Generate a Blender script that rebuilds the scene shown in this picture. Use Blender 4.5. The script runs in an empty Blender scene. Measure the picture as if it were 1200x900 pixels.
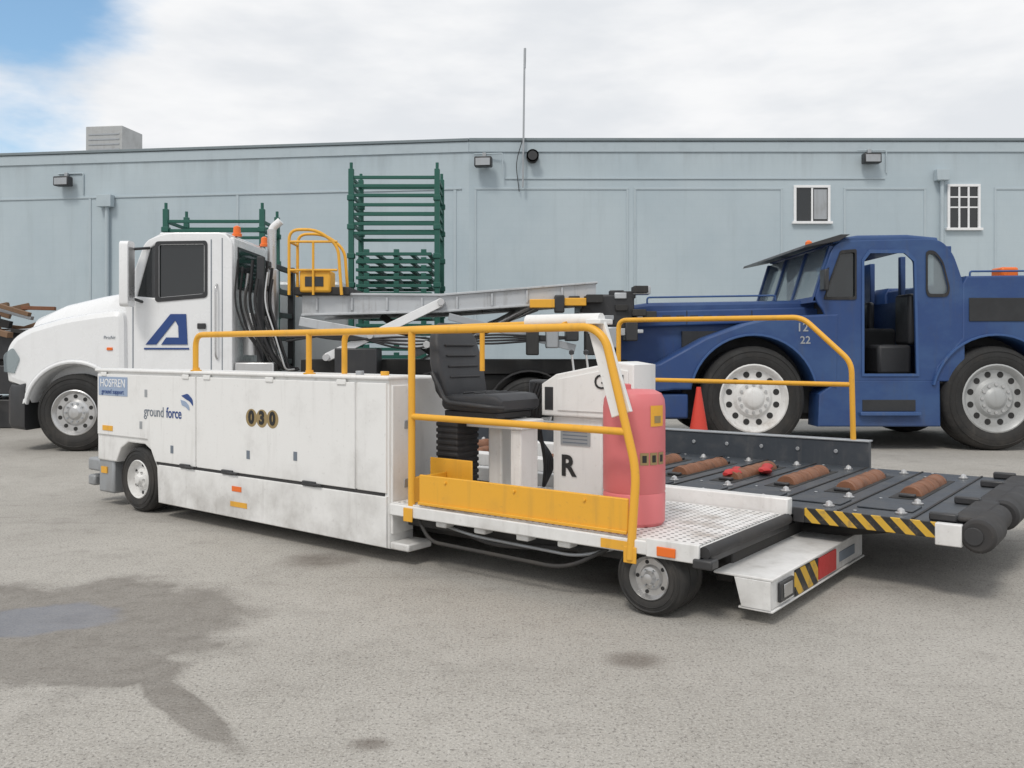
import bpy, bmesh, math, random
from mathutils import Vector, Matrix
random.seed(7)
S=bpy.context.scene
S.view_settings.view_transform='Standard'; S.view_settings.look='None'; S.view_settings.exposure=0
COL=S.collection
# ---------------------------------------------------------------- materials
def nmat(name):
    m=bpy.data.materials.new(name); m.use_nodes=True
    nt=m.node_tree; b=nt.nodes['Principled BSDF']
    return m,nt,b
def N(nt,t,**k):
    n=nt.nodes.new(t)
    for a,v in k.items(): setattr(n,a,v)
    return n
def math_(nt,op,a,b=None,clamp=False):
    n=N(nt,'ShaderNodeMath',operation=op); n.use_clamp=clamp
    for i,x in enumerate((a,b)):
        if x is None: continue
        if isinstance(x,(int,float)): n.inputs[i].default_value=x
        else: nt.links.new(x,n.inputs[i])
    return n.outputs[0]
def maprange(nt,v,a,b,c=0,d=1,smooth=True):
    n=N(nt,'ShaderNodeMapRange'); n.interpolation_type='SMOOTHSTEP' if smooth else 'LINEAR'
    nt.links.new(v,n.inputs[0])
    for i,x in zip((1,2,3,4),(a,b,c,d)): n.inputs[i].default_value=x
    return n.outputs[0]
def mix(nt,f,a,b):
    n=N(nt,'ShaderNodeMix',data_type='RGBA')
    if isinstance(f,(int,float)): n.inputs[0].default_value=f
    else: nt.links.new(f,n.inputs[0])
    for i,x in ((6,a),(7,b)):
        if isinstance(x,tuple): n.inputs[i].default_value=(*x,1)
        else: nt.links.new(x,n.inputs[i])
    return n.outputs[2]
def noise(nt,vec,scale,detail=5,rough=.6):
    n=N(nt,'ShaderNodeTexNoise'); n.inputs['Scale'].default_value=scale
    n.inputs['Detail'].default_value=detail; n.inputs['Roughness'].default_value=rough
    if vec is not None: nt.links.new(vec,n.inputs['Vector'])
    return n.outputs[0]
def mapping(nt,vec,scale=(1,1,1),rot=(0,0,0),loc=(0,0,0)):
    n=N(nt,'ShaderNodeMapping'); nt.links.new(vec,n.inputs[0])
    n.inputs['Scale'].default_value=scale; n.inputs['Rotation'].default_value=rot; n.inputs['Location'].default_value=loc
    return n.outputs[0]
def paint(name,col,rough=.4,dirt=.3,metal=0.0,scale=2.5,dcol=(.13,.105,.08),bump=.15,coat=0,low=.5,spec=.5,fade=None):
    m,nt,b=nmat(name)
    oc=N(nt,'ShaderNodeTexCoord').outputs['Object']
    geo=N(nt,'ShaderNodeNewGeometry').outputs['Position']
    n1=noise(nt,oc,scale,5,.65)
    n2=noise(nt,mapping(nt,oc,(9,9,.8)),1.3,3,.6)
    n3=noise(nt,oc,28,2,.7)
    d=maprange(nt,n1,.50,.80)
    st=maprange(nt,n2,.54,.78)
    sp=maprange(nt,n3,.62,.74)
    z=N(nt,'ShaderNodeSeparateXYZ'); nt.links.new(geo,z.inputs[0])
    lowm=math_(nt,'MULTIPLY',maprange(nt,z.outputs[2],.75,.05),maprange(nt,n1,.3,.65))
    f=math_(nt,'ADD',math_(nt,'MULTIPLY',d,dirt*.8),math_(nt,'MULTIPLY',st,dirt*.7))
    f=math_(nt,'ADD',f,math_(nt,'MULTIPLY',sp,dirt*.45))
    f=math_(nt,'ADD',f,math_(nt,'MULTIPLY',lowm,low*dirt*2.0),True)
    base=col
    if fade:
        nf=noise(nt,mapping(nt,oc,(1,1,1.6),loc=(4,2,1)),1.1,5,.6)
        base=mix(nt,maprange(nt,nf,.42,.66),col,fade)
    c=mix(nt,math_(nt,'MULTIPLY',f,.8),base,dcol)
    nt.links.new(c,b.inputs['Base Color'])
    b.inputs['Metallic'].default_value=metal
    nt.links.new(maprange(nt,n1,.3,.8,rough*.85,min(1,rough*1.5)),b.inputs['Roughness'])
    b.inputs['Coat Weight'].default_value=coat; b.inputs['Coat Roughness'].default_value=.15
    b.inputs['Specular IOR Level'].default_value=spec
    bp=N(nt,'ShaderNodeBump'); bp.inputs['Strength'].default_value=bump; bp.inputs['Distance'].default_value=.004
    nt.links.new(n1,bp.inputs['Height']); nt.links.new(bp.outputs[0],b.inputs['Normal'])
    return m
WHITE=paint('white_paint',(.79,.79,.78),.40,.28,low=.8,bump=.3)
TWHITE=paint('truck_white',(.80,.81,.82),.25,.12,coat=.35,low=.9)
YEL=paint('yellow_paint',(.78,.40,.035),.45,.32,low=.2)
BLUE=paint('blue_paint',(.020,.058,.185),.48,.42,dcol=(.075,.08,.095),coat=0,scale=1.6,bump=.5,fade=(.035,.085,.215))
BLUE2=paint('blue_paint_faded',(.035,.09,.24),.55,.45,dcol=(.15,.17,.2),scale=2.2)
BLK=paint('black_rubber',(.022,.022,.024),.65,.35,dcol=(.12,.11,.1),low=.6)
BLK2=paint('black_satin',(.03,.031,.034),.4,.25,dcol=(.12,.11,.1))
DECK=paint('deck_grey',(.045,.054,.066),.42,.5,dcol=(.18,.17,.16),scale=4,low=.2)
TYRE=paint('tyre_rubber',(.02,.02,.02),.8,.4,dcol=(.10,.09,.08),scale=5)
GREY=paint('grey_metal',(.38,.40,.42),.4,.3,metal=.4)
SILV=paint('silver_bed',(.50,.52,.54),.4,.55,metal=.35)
STEEL=paint('bare_steel',(.6,.6,.6),.3,.3,metal=.8)
DARK=paint('dark_undercarriage',(.03,.03,.03),.7,.4,dcol=(.09,.08,.07))
PINK=paint('faded_red_plastic',(.68,.18,.19),.45,.13,dcol=(.72,.36,.34),bump=.1,low=.1)
RED=paint('red_paint',(.5,.03,.03),.5,.15)
CONE=paint('cone_orange_red',(.62,.05,.03),.5,.1)
ORG=paint('orange_lens',(.8,.16,.02),.3,.05)
RUST=paint('rusty_roller',(.24,.105,.055),.65,.8,dcol=(.09,.05,.035),scale=9)
GREEN=paint('green_paint',(.012,.10,.075),.5,.2,dcol=(.08,.08,.07))
SEAT=paint('seat_vinyl',(.035,.037,.042),.45,.2,dcol=(.12,.12,.12))
INK=paint('ink_black',(.02,.02,.02),.6,.05)
INKB=paint('ink_blue',(.02,.06,.22),.5,.1)
INKG=paint('ink_grey',(.16,.19,.23),.5,.05)
GOLD=paint('ink_gold',(.30,.22,.10),.5,.1)
LBLUE=paint('placard_blue',(.30,.38,.52),.5,.2)
WOOD=paint('old_wood',(.20,.12,.07),.8,.5,dcol=(.06,.04,.03))
INT=paint('interior_dark',(.03,.032,.035),.8,.1)
ROOFM=paint('galvanised',(.42,.43,.43),.5,.3,metal=.2)
RIMW=paint('tractor_rim_white',(.70,.70,.69),.5,.5,dcol=(.22,.17,.12),scale=5)
def hazard(name,c1,c2,axis=0,period=.12):
    m,nt,b=nmat(name)
    oc=N(nt,'ShaderNodeTexCoord').outputs['Object']
    s=N(nt,'ShaderNodeSeparateXYZ'); nt.links.new(oc,s.inputs[0])
    v=math_(nt,'ADD',s.outputs[axis],s.outputs[2])
    fr=math_(nt,'FRACT',math_(nt,'DIVIDE',math_(nt,'ADD',v,50),period))
    k=math_(nt,'GREATER_THAN',fr,.5)
    n1=noise(nt,oc,14,6,.7)
    c=mix(nt,k,c1,c2); c=mix(nt,math_(nt,'MULTIPLY',maprange(nt,n1,.5,.7),.6),c,(.15,.12,.09))
    nt.links.new(c,b.inputs['Base Color']); b.inputs['Roughness'].default_value=.55
    return m
HAZ=hazard('hazard_stripes',(.62,.38,.04),(.02,.02,.02),0,.11)
HAZ2=hazard('hazard_stripes_front',(.62,.38,.04),(.02,.02,.02),1,.16)
def perf(name):
    m,nt,b=nmat(name)
    oc=N(nt,'ShaderNodeTexCoord').outputs['Object']
    s=N(nt,'ShaderNodeSeparateXYZ'); nt.links.new(oc,s.inputs[0])
    p=.048
    fx=math_(nt,'SUBTRACT',math_(nt,'FRACT',math_(nt,'DIVIDE',math_(nt,'ADD',s.outputs[0],20),p)),.5)
    fy=math_(nt,'SUBTRACT',math_(nt,'FRACT',math_(nt,'DIVIDE',math_(nt,'ADD',s.outputs[1],20),p)),.5)
    r=math_(nt,'ADD',math_(nt,'MULTIPLY',fx,fx),math_(nt,'MULTIPLY',fy,fy))
    k=math_(nt,'LESS_THAN',r,.05)
    n1=noise(nt,oc,4,6,.6)
    base=mix(nt,maprange(nt,n1,.42,.75),(.74,.74,.73),(.42,.38,.34))
    nt.links.new(mix(nt,k,base,(.16,.16,.16)),b.inputs['Base Color']); b.inputs['Roughness'].default_value=.6
    return m
PERF=perf('perforated_deck')
def glass(name,tint=(.05,.06,.065),tr=.25):
    m=bpy.data.materials.new(name); m.use_nodes=True; nt=m.node_tree; nt.nodes.clear()
    o=N(nt,'ShaderNodeOutputMaterial'); p=N(nt,'ShaderNodeBsdfPrincipled'); t=N(nt,'ShaderNodeBsdfTransparent'); t.inputs[0].default_value=(.75,.8,.8,1)
    p.inputs['Base Color'].default_value=(*tint,1); p.inputs['Roughness'].default_value=.06; p.inputs['Specular IOR Level'].default_value=.8
    mx=N(nt,'ShaderNodeMixShader'); mx.inputs[0].default_value=tr
    nt.links.new(p.outputs[0],mx.inputs[1]); nt.links.new(t.outputs[0],mx.inputs[2]); nt.links.new(mx.outputs[0],o.inputs[0])
    return m
GLS=glass('dark_glass',(.015,.018,.02),.1); GLS2=glass('clear_glass',(.30,.35,.38),.5)
# ---------------------------------------------------------------- geometry helpers
def empty(name,loc=(0,0,0),rot=0):
    e=bpy.data.objects.new(name,None); COL.objects.link(e); e.location=loc; e.rotation_euler=(0,0,rot); e.empty_display_size=.3
    return e
def mobj(name,me,mat,par,smooth=35,bev=0,seg=2):
    o=bpy.data.objects.new(name,me); COL.objects.link(o)
    if mat: me.materials.clear(); me.materials.append(mat)
    if par: o.parent=par
    if smooth:
        for p in me.polygons: p.use_smooth=True
        me.set_sharp_from_angle(angle=math.radians(smooth))
    if bev:
        b=o.modifiers.new('b','BEVEL'); b.width=bev; b.segments=seg; b.limit_method='ANGLE'; b.angle_limit=math.radians(35); b.harden_normals=False
    return o
def mk(name,vs,fs,mat,par,smooth=35,bev=0):
    me=bpy.data.meshes.new(name); me.from_pydata([tuple(v) for v in vs],[],fs); me.update()
    bm=bmesh.new(); bm.from_mesh(me); bmesh.ops.recalc_face_normals(bm,faces=bm.faces); bm.to_mesh(me); bm.free()
    return mobj(name,me,mat,par,smooth,bev)
def box(name,par,x0,x1,y0,y1,z0,z1,mat,bev=.006):
    x0,x1=sorted((x0,x1)); y0,y1=sorted((y0,y1)); z0,z1=sorted((z0,z1))
    vs=[(x,y,z) for x in (x0,x1) for y in (y0,y1) for z in (z0,z1)]
    fs=[(0,1,3,2),(4,6,7,5),(0,4,5,1),(2,3,7,6),(0,2,6,4),(1,5,7,3)]
    m=min(x1-x0,y1-y0,z1-z0)
    return mk(name,vs,fs,mat,par,35,min(bev,m*.4))
def lathe(name,par,c,prof,mat,axis='y',n=40,smooth=35,caps=(True,True)):
    vs=[];fs=[]
    for a,r in prof:
        for i in range(n):
            t=2*math.pi*i/n; p,q=r*math.cos(t),r*math.sin(t)
            v={'y':(p,a,q),'x':(a,p,q),'z':(p,q,a)}[axis]
            vs.append((c[0]+v[0],c[1]+v[1],c[2]+v[2]))
    for j in range(len(prof)-1):
        for i in range(n):
            fs.append((j*n+i,j*n+(i+1)%n,(j+1)*n+(i+1)%n,(j+1)*n+i))
    if caps[0]: fs.append(tuple(range(n)))
    if caps[1]: fs.append(tuple(range((len(prof)-1)*n,len(prof)*n)))
    return mk(name,vs,fs,mat,par,smooth)
def cyl(name,par,p0,p1,r,mat,n=20,r1=None,bev=.003):
    p0=Vector(p0);p1=Vector(p1); d=p1-p0; L=d.length
    q=d.to_track_quat('Z','Y').to_matrix()
    r1=r if r1 is None else r1
    vs=[];fs=[]
    for z,rr in ((0,r),(L,r1)):
        for i in range(n):
            t=2*math.pi*i/n; vs.append(p0+q@Vector((rr*math.cos(t),rr*math.sin(t),z)))
    for i in range(n): fs.append((i,(i+1)%n,n+(i+1)%n,n+i))
    fs.append(tuple(range(n)));fs.append(tuple(range(n,2*n)))
    return mk(name,vs,fs,mat,par,35,min(bev,r*.2))
def fillet(pts,r,k=6):
    P=[Vector(p) for p in pts]
    if r<=0 or len(P)<3: return P
    out=[P[0]]
    for i in range(1,len(P)-1):
        a,b,c=P[i-1],P[i],P[i+1]
        da=(a-b);dc=(c-b); rr=min(r,da.length*.48,dc.length*.48)
        A=b+da.normalized()*rr;C=b+dc.normalized()*rr
        for j in range(k+1):
            t=j/k; out.append(A*(1-t)**2+b*2*t*(1-t)+C*t*t)
    out.append(P[-1]); return out
def fil2(pts,r,k=5): return [(p.x,p.y) for p in fillet([Vector((a,b,0)) for a,b in pts],r,k)]
def from_curve(name,cu,mat,par,M=None,smooth=35,bev=0):
    tmp=bpy.data.objects.new('tmp',cu); COL.objects.link(tmp)
    bpy.context.view_layer.update()
    dg=bpy.context.evaluated_depsgraph_get()
    me=bpy.data.meshes.new_from_object(tmp.evaluated_get(dg))
    bpy.data.objects.remove(tmp); bpy.data.curves.remove(cu)
    if M is not None: me.transform(M)
    me.name=name
    return mobj(name,me,mat,par,smooth,bev)
def tube(name,par,pts,r,mat,fil=.08,closed=False):
    pts=fillet(pts,fil)
    cu=bpy.data.curves.new(name,'CURVE'); cu.dimensions='3D'; cu.bevel_depth=r; cu.bevel_resolution=3; cu.use_fill_caps=True
    s=cu.splines.new('POLY'); s.points.add(len(pts)-1)
    for p,q in zip(s.points,pts): p.co=(*q,1)
    s.use_cyclic_u=closed
    return from_curve(name,cu,mat,par,None,60)
MXZ=Matrix(((1,0,0,0),(0,0,-1,0),(0,1,0,0),(0,0,0,1)))
def prism(name,par,outline,y0,y1,mat,holes=(),bev=.008):
    cu=bpy.data.curves.new(name,'CURVE'); cu.dimensions='2D'; cu.fill_mode='BOTH'
    cu.extrude=max(.0005,abs(y1-y0)/2-bev); cu.bevel_depth=bev; cu.offset=-bev; cu.bevel_resolution=1
    for o in [outline]+list(holes):
        s=cu.splines.new('POLY'); s.points.add(len(o)-1)
        for p,q in zip(s.points,o): p.co=(q[0],q[1],0,1)
        s.use_cyclic_u=True
    M=Matrix.Translation((0,(y0+y1)/2,0))@MXZ
    return from_curve(name,cu,mat,par,M,30)
def arc(cx,cz,r,a0,a1,n=14):
    return [(cx+r*math.cos(math.radians(a0+(a1-a0)*i/n)),cz+r*math.sin(math.radians(a0+(a1-a0)*i/n))) for i in range(n+1)]
def text(name,par,s,size,loc,mat,face='-y',ext=.0015,shear=0,bold=0.0,sx=1,align='CENTER'):
    cu=bpy.data.curves.new(name,'FONT'); cu.body=s; cu.size=size; cu.extrude=ext; cu.shear=shear; cu.offset=bold; cu.align_x=align; cu.align_y='CENTER'; cu.resolution_u=3
    R=Matrix.Rotation(math.radians(90),4,'X')
    if face=='+x': R=Matrix.Rotation(math.radians(90),4,'Z')@R
    M=Matrix.Translation(loc)@R@Matrix.Diagonal((sx,1,1,1))
    return from_curve(name,cu,mat,par,M,0)
def loft(name,par,secs,mat,bev=0,smooth=40,caps=True):
    n=len(secs[0]); vs=[p for s in secs for p in s]; fs=[]
    for j in range(len(secs)-1):
        for i in range(n): fs.append((j*n+i,j*n+(i+1)%n,(j+1)*n+(i+1)%n,(j+1)*n+i))
    if caps: fs.append(tuple(range(n)));fs.append(tuple(range((len(secs)-1)*n,len(secs)*n)))
    return mk(name,vs,fs,mat,par,smooth,bev)
def rrect(y0,y1,z0,z1,r,k=5):
    o=[]
    for cx,cz,a in ((y1-r,z1-r,0),(y0+r,z1-r,90),(y0+r,z0+r,180),(y1-r,z0+r,270)):
        for i in range(k+1):
            t=math.radians(a+90*i/k); o.append((cx+r*math.cos(t),cz+r*math.sin(t)))
    return o
def wheel(pre,par,x,y,z,r,w,rr,rim,out=-1,bolts=8,dish=.05,holes=0):
    s=-out
    prof=[(0.03,rr*.97),(0.004,rr*1.03),( -.006,rr+(r-rr)*.35),(.0,rr+(r-rr)*.7),(.03*r/.5,r*.965),(.07*r/.5,r)]
    g=[(a*w,rad) for a,rad in ((.3,r),(.31,r*.975),(.35,r*.975),(.36,r),(.64,r),(.65,r*.975),(.69,r*.975),(.7,r))]
    back=[(w-a,b) for a,b in reversed(prof)]
    prof=[(y+s*a,b) for a,b in prof+g+back]
    lathe(pre+'_tyre',par,(x,0,z),prof,TYRE,'y',56,50,caps=(False,True))
    for q in (.45,.72): lathe(pre+'_sidewall_ring_%d'%(q*100),par,(x,0,z),[(y-s*.001,rr+(r-rr)*q-.006),(y-s*.008,rr+(r-rr)*q),(y-s*.001,rr+(r-rr)*q+.006)],TYRE,'y',48,50,caps=(False,False))
    rp=[(y+s*a,b) for a,b in ((.03,rr*.985),(.0,rr*1.04),(-.006,rr*1.0),(.010,rr*.95),(dish*1.6,rr*.86),(dish*1.65,rr*.60),(dish*.75,rr*.50),(dish*.6,rr*.34),(.0,rr*.27),(-.012,rr*.22),(-.016,rr*.05))]
    lathe(pre+'_rim',par,(x,0,z),rp,rim,'y',40,30,caps=(False,True))
    for i in range(bolts):
        t=2*math.pi*i/bolts
        px,pz=x+rr*.42*math.cos(t),z+rr*.42*math.sin(t)
        cyl(pre+'_bolt_%d'%i,par,(px,y+s*dish*.9,pz),(px,y+s*(dish*.5)-s*.012,pz),rr*.045,STEEL if rim is not STEEL else GREY,8,bev=0)
    for i in range(holes):
        t=2*math.pi*(i+.5)/holes
        px,pz=x+rr*.735*math.cos(t),z+rr*.735*math.sin(t)
        cyl(pre+'_hole_%d'%i,par,(px,y+s*(dish*1.65+.02),pz),(px,y+s*(dish*1.6-.003),pz),rr*.095,INK,12,bev=0)
def finalize(par):
    bpy.context.view_layer.update()
    ch=[o for o in par.children]
    mn=Vector((1e9,)*3);mx=-mn
    for o in ch:
        if o.type!='MESH': continue
        for c in o.bound_box:
            for i in range(3): mn[i]=min(mn[i],c[i]);mx[i]=max(mx[i],c[i])
    d=Vector(((mn.x+mx.x)/2,(mn.y+mx.y)/2,0))
    par.location=par.matrix_world@d
    for o in ch: o.matrix_parent_inverse=Matrix.Translation(-d)
# ---------------------------------------------------------------- camera
H=1.45
cam=bpy.data.cameras.new('camera'); co=bpy.data.objects.new('camera',cam); COL.objects.link(co)
co.location=(0,0,H); co.rotation_euler=(math.radians(90),0,0); cam.sensor_width=36; cam.lens=36*1050/1200; cam.shift_y=-42/1200
cam.clip_end=3000; cam.clip_start=.05; S.camera=co
# ---------------------------------------------------------------- world & sun
SE,SA=math.radians(52),math.radians(205)
w=bpy.data.worlds.new('World'); S.world=w; w.use_nodes=True; nt=w.node_tree; nt.nodes.clear()
out=N(nt,'ShaderNodeOutputWorld'); bg=N(nt,'ShaderNodeBackground'); bg.inputs[1].default_value=.1
sky=N(nt,'ShaderNodeTexSky'); sky.sky_type='NISHITA'; sky.sun_disc=False; sky.sun_elevation=SE; sky.sun_rotation=SA; sky.air_density=1; sky.dust_density=.6; sky.ozone_density=1.5
tc=N(nt,'ShaderNodeTexCoord').outputs['Generated']
n1=noise(nt,mapping(nt,tc,(1,1,2.6)),3.4,6,.55); n2=noise(nt,mapping(nt,tc,(1,1,3.2),loc=(3.3,1.2,.4)),3.6,5,.55)
dn=N(nt,'ShaderNodeVectorMath',operation='DISTANCE'); nt.links.new(tc,dn.inputs[0]); dn.inputs[1].default_value=(-.475,.815,.335)
pt=maprange(nt,dn.outputs['Value'],.0,.25,.25,-.18)
f=math_(nt,'SUBTRACT',n1,pt)
f=maprange(nt,f,.25,.54)
cc=mix(nt,maprange(nt,n2,.36,.66),(7.8,8.05,8.4),(9.5,9.55,9.65))
sc=N(nt,'ShaderNodeVectorMath',operation='MULTIPLY_ADD'); nt.links.new(sky.outputs[0],sc.inputs[0]); sc.inputs[1].default_value=(1.1,1.25,1.2); sc.inputs[2].default_value=(.9,1.5,2.3)
nt.links.new(mix(nt,f,sc.outputs[0],cc),bg.inputs[0]); nt.links.new(bg.outputs[0],out.inputs[0])
sl=bpy.data.lights.new('sun','SUN'); so=bpy.data.objects.new('sun',sl); COL.objects.link(so); sl.energy=1.5; sl.angle=math.radians(14); sl.color=(1,.95,.88)
dirv=Vector((math.sin(SA)*math.cos(SE),math.cos(SA)*math.cos(SE),math.sin(SE)))
so.rotation_euler=dirv.to_track_quat('Z','Y').to_euler(); so.location=dirv*30
# ---------------------------------------------------------------- ground
m,nt,b=nmat('weathered_asphalt')
P=N(nt,'ShaderNodeNewGeometry').outputs['Position']
a=noise(nt,P,.55,5,.6); bb=noise(nt,P,7,5,.7); cN=noise(nt,P,95,2,.8); big=noise(nt,P,.16,2,.5)
c=mix(nt,maprange(nt,a,.3,.7),(.35,.332,.30),(.43,.41,.375))
c=mix(nt,math_(nt,'MULTIPLY',maprange(nt,bb,.45,.75),.45),c,(.25,.23,.205))
c=mix(nt,math_(nt,'MULTIPLY',maprange(nt,cN,.48,.62),.55),c,(.60,.58,.54))
c=mix(nt,math_(nt,'MULTIPLY',maprange(nt,noise(nt,P,58,2,.8),.53,.66),.65),c,(.13,.12,.11))
c=mix(nt,math_(nt,'MULTIPLY',maprange(nt,big,.40,.62),.14),c,(.2,.19,.18))
mid=noise(nt,P,2.3,4,.7)
c=mix(nt,math_(nt,'MULTIPLY',maprange(nt,mid,.52,.72),.22),c,(.17,.155,.14))
sx=N(nt,'ShaderNodeSeparateXYZ'); nt.links.new(P,sx.inputs[0])
wob=math_(nt,'MULTIPLY',math_(nt,'SUBTRACT',noise(nt,P,1.9,6,.62),.5),1.5)
def blob(cx,cy,rx,ry,rot=0,k=1):
    ca,sa=math.cos(rot),math.sin(rot)
    dx=math_(nt,'SUBTRACT',sx.outputs[0],cx); dy=math_(nt,'SUBTRACT',sx.outputs[1],cy)
    u=math_(nt,'ADD',math_(nt,'MULTIPLY',dx,ca/rx),math_(nt,'MULTIPLY',dy,sa/rx))
    v=math_(nt,'ADD',math_(nt,'MULTIPLY',dx,-sa/ry),math_(nt,'MULTIPLY',dy,ca/ry))
    r=math_(nt,'SQRT',math_(nt,'ADD',math_(nt,'MULTIPLY',u,u),math_(nt,'MULTIPLY',v,v)))
    return math_(nt,'ADD',r,math_(nt,'MULTIPLY',wob,k))
def smin(a,b): return math_(nt,'MINIMUM',a,b)
big1=smin(blob(-2.55,4.72,1.10,.82,0,.8),smin(blob(-1.85,4.08,.42,.24,-.5,1.0),smin(blob(-1.36,3.66,.52,.085,-.86,.8),blob(-3.4,4.25,.85,.5,0,.8))))
wet=maprange(nt,big1,1.10,.92)
wetv=math_(nt,'MULTIPLY',wet,maprange(nt,bb,.3,.7,.66,.42))
c=mix(nt,wetv,c,(.105,.09,.075))
rim_=math_(nt,'MULTIPLY',maprange(nt,big1,1.25,1.05),math_(nt,'SUBTRACT',1,wet))
c=mix(nt,math_(nt,'MULTIPLY',rim_,.18),c,(.14,.125,.11))
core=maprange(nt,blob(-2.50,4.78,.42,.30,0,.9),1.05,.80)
c=mix(nt,math_(nt,'MULTIPLY',core,.35),c,(.10,.12,.19))  # bluish sky reflection in the puddle, painted into the base colour
oil=smin(blob(.57,4.17,.14,.12,0,.5),smin(blob(-1.32,6.1,.30,.26,0,.9),smin(blob(-.52,3.28,.08,.06,0,.5),blob(.9,5.6,.5,.3,.3,.9))))
oilm=maprange(nt,oil,1.35,.3)
c=mix(nt,math_(nt,'MULTIPLY',oilm,math_(nt,'MULTIPLY',maprange(nt,bb,.3,.7,.9,.55),.8)),c,(.09,.07,.055))
tm=noise(nt,mapping(nt,P,(.25,3.2,1),rot=(0,0,.15)),1.6,3,.5)
c=mix(nt,math_(nt,'MULTIPLY',maprange(nt,tm,.60,.74),.18),c,(.12,.11,.10))
nt.links.new(c,b.inputs['Base Color'])
rgh=math_(nt,'SUBTRACT',.92,math_(nt,'ADD',math_(nt,'MULTIPLY',wet,.16),math_(nt,'MULTIPLY',core,.42)))
nt.links.new(rgh,b.inputs['Roughness']); b.inputs['Specular IOR Level'].default_value=.4
hh=math_(nt,'ADD',math_(nt,'MULTIPLY',cN,.5),bb)
bp=N(nt,'ShaderNodeBump'); bp.inputs['Distance'].default_value=.012
nt.links.new(math_(nt,'MULTIPLY',math_(nt,'SUBTRACT',1,math_(nt,'MULTIPLY',core,.8)),.85),bp.inputs['Strength'])
nt.links.new(hh,bp.inputs['Height']); nt.links.new(bp.outputs[0],b.inputs['Normal'])
mk('ground',[(-600,-200,0),(600,-200,0),(600,1200,0),(-600,1200,0)],[(0,1,2,3)],m,None,0)
# ---------------------------------------------------------------- warehouse
WH=empty('warehouse_building',(0,0,0))
m,nt,b=nmat('painted_block_wall')
P=N(nt,'ShaderNodeTexCoord').outputs['Object']
br=N(nt,'ShaderNodeTexBrick'); nt.links.new(mapping(nt,P,(1,1,1),rot=(math.radians(90),0,0)),br.inputs['Vector'])
br.inputs['Scale'].default_value=1; br.inputs['Brick Width'].default_value=.4; br.inputs['Row Height'].default_value=.2; br.inputs['Mortar Size'].default_value=.008
br.inputs['Color1'].default_value=(1,1,1,1);br.inputs['Color2'].default_value=(.97,.97,.97,1);br.inputs['Mortar'].default_value=(.9,.9,.9,1)
a=noise(nt,P,.35,5,.6); st=noise(nt,mapping(nt,P,(2.2,2.2,.22)),1.0,5,.65)
c=mix(nt,maprange(nt,a,.3,.7),(.40,.478,.525),(.455,.53,.57))
c=mix(nt,math_(nt,'MULTIPLY',maprange(nt,st,.50,.78),.30),c,(.29,.335,.365))
zz=N(nt,'ShaderNodeSeparateXYZ'); nt.links.new(P,zz.inputs[0])
c=mix(nt,math_(nt,'MULTIPLY',maprange(nt,zz.outputs[2],6.2,7.3),math_(nt,'MULTIPLY',maprange(nt,st,.35,.65),.4)),c,(.25,.28,.30))
mu=N(nt,'ShaderNodeMix',data_type='RGBA',blend_type='MULTIPLY'); mu.inputs[0].default_value=.3; nt.links.new(c,mu.inputs[6]); nt.links.new(br.outputs[0],mu.inputs[7])
nt.links.new(mu.outputs[2],b.inputs['Base Color']); b.inputs['Roughness'].default_value=.75
WALL=m
WALL2=paint('wall_band_paint',(.42,.49,.53),.7,.25,dcol=(.25,.28,.3),low=0)
TRIM=paint('parapet_trim',(.19,.23,.25),.6,.3,low=0)
KX,KY=-1.2,25.0
T=7.22
box('wall_right',WH,KX,34,KY,KY+.4,0,T,WALL,0)
box('roof_right',WH,KX,34,KY+.4,KY+30,6.7,6.9,ROOFM,0)
box('coping_right',WH,KX,34,KY-.08,KY+.5,T,T+.08,TRIM,.01)
box('parapet_band_right',WH,KX,34,KY-.04,KY,T-.30,T-.02,WALL2,.005)
box('ledge_line_right',WH,KX+1,10.4,KY-.03,KY,6.16,6.21,WALL2,.005)
box('end_wall_right',WH,34,34.3,KY,KY+30,0,T,WALL,0)
for x0,x1 in ((-1.0,3.2),(3.45,7.5),(9.3,11.5),(13.5,17),(17.4,22)):
    box('bay_frame_top',WH,x0-.05,x1+.05,KY-.022,KY,5.87,5.93,WALL2,.004)
    box('bay_frame_l',WH,x0-.05,x0+.01,KY-.022,KY,.2,5.87,WALL2,.004)
    box('bay_frame_r',WH,x1-.01,x1+.05,KY-.022,KY,.2,5.87,WALL2,.004)
ang=math.atan2(1.95,-14.3)
LW=empty('left_wing_parts',(KX,KY,0),ang+math.pi); LW.parent=WH
box('wall_left',LW,-36,0,0,.4,0,T-.004,WALL,0)
box('coping_left',LW,-36,0,-.08,.5,T-.004,T+.075,TRIM,.01)
box('parapet_band_left',LW,-36,0,-.04,0,T-.30,T-.02,WALL2,.005)
box('roof_left',LW,-36,0,.4,28,6.7,6.88,ROOFM,0)
box('ledge_line_left',LW,-30,-.2,-.03,0,5.88,5.93,WALL2,.005)
for x in (-.4,-3.2,-6.8,-11.4,-16,-21): box('pilaster',LW,x-.04,x+.04,-.022,0,.2,5.88,WALL2,.004)
box('air_unit',LW,-12.85,-11.6,2.0,3.2,6.88,8.55,ROOFM,.02)
for k in range(7): box('air_unit_louvre_%d'%k,LW,-12.75,-11.7,1.985,2.0,7.3+k*.16,7.35+k*.16,GREY,.002)
cyl('downpipe_left',LW,(-10.8,-.1,0),(-10.8,-.1,5.8),.06,WALL2); box('pipe_hopper',LW,-11.05,-10.6,-.25,-.03,5.6,5.95,WALL2,.01)
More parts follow.
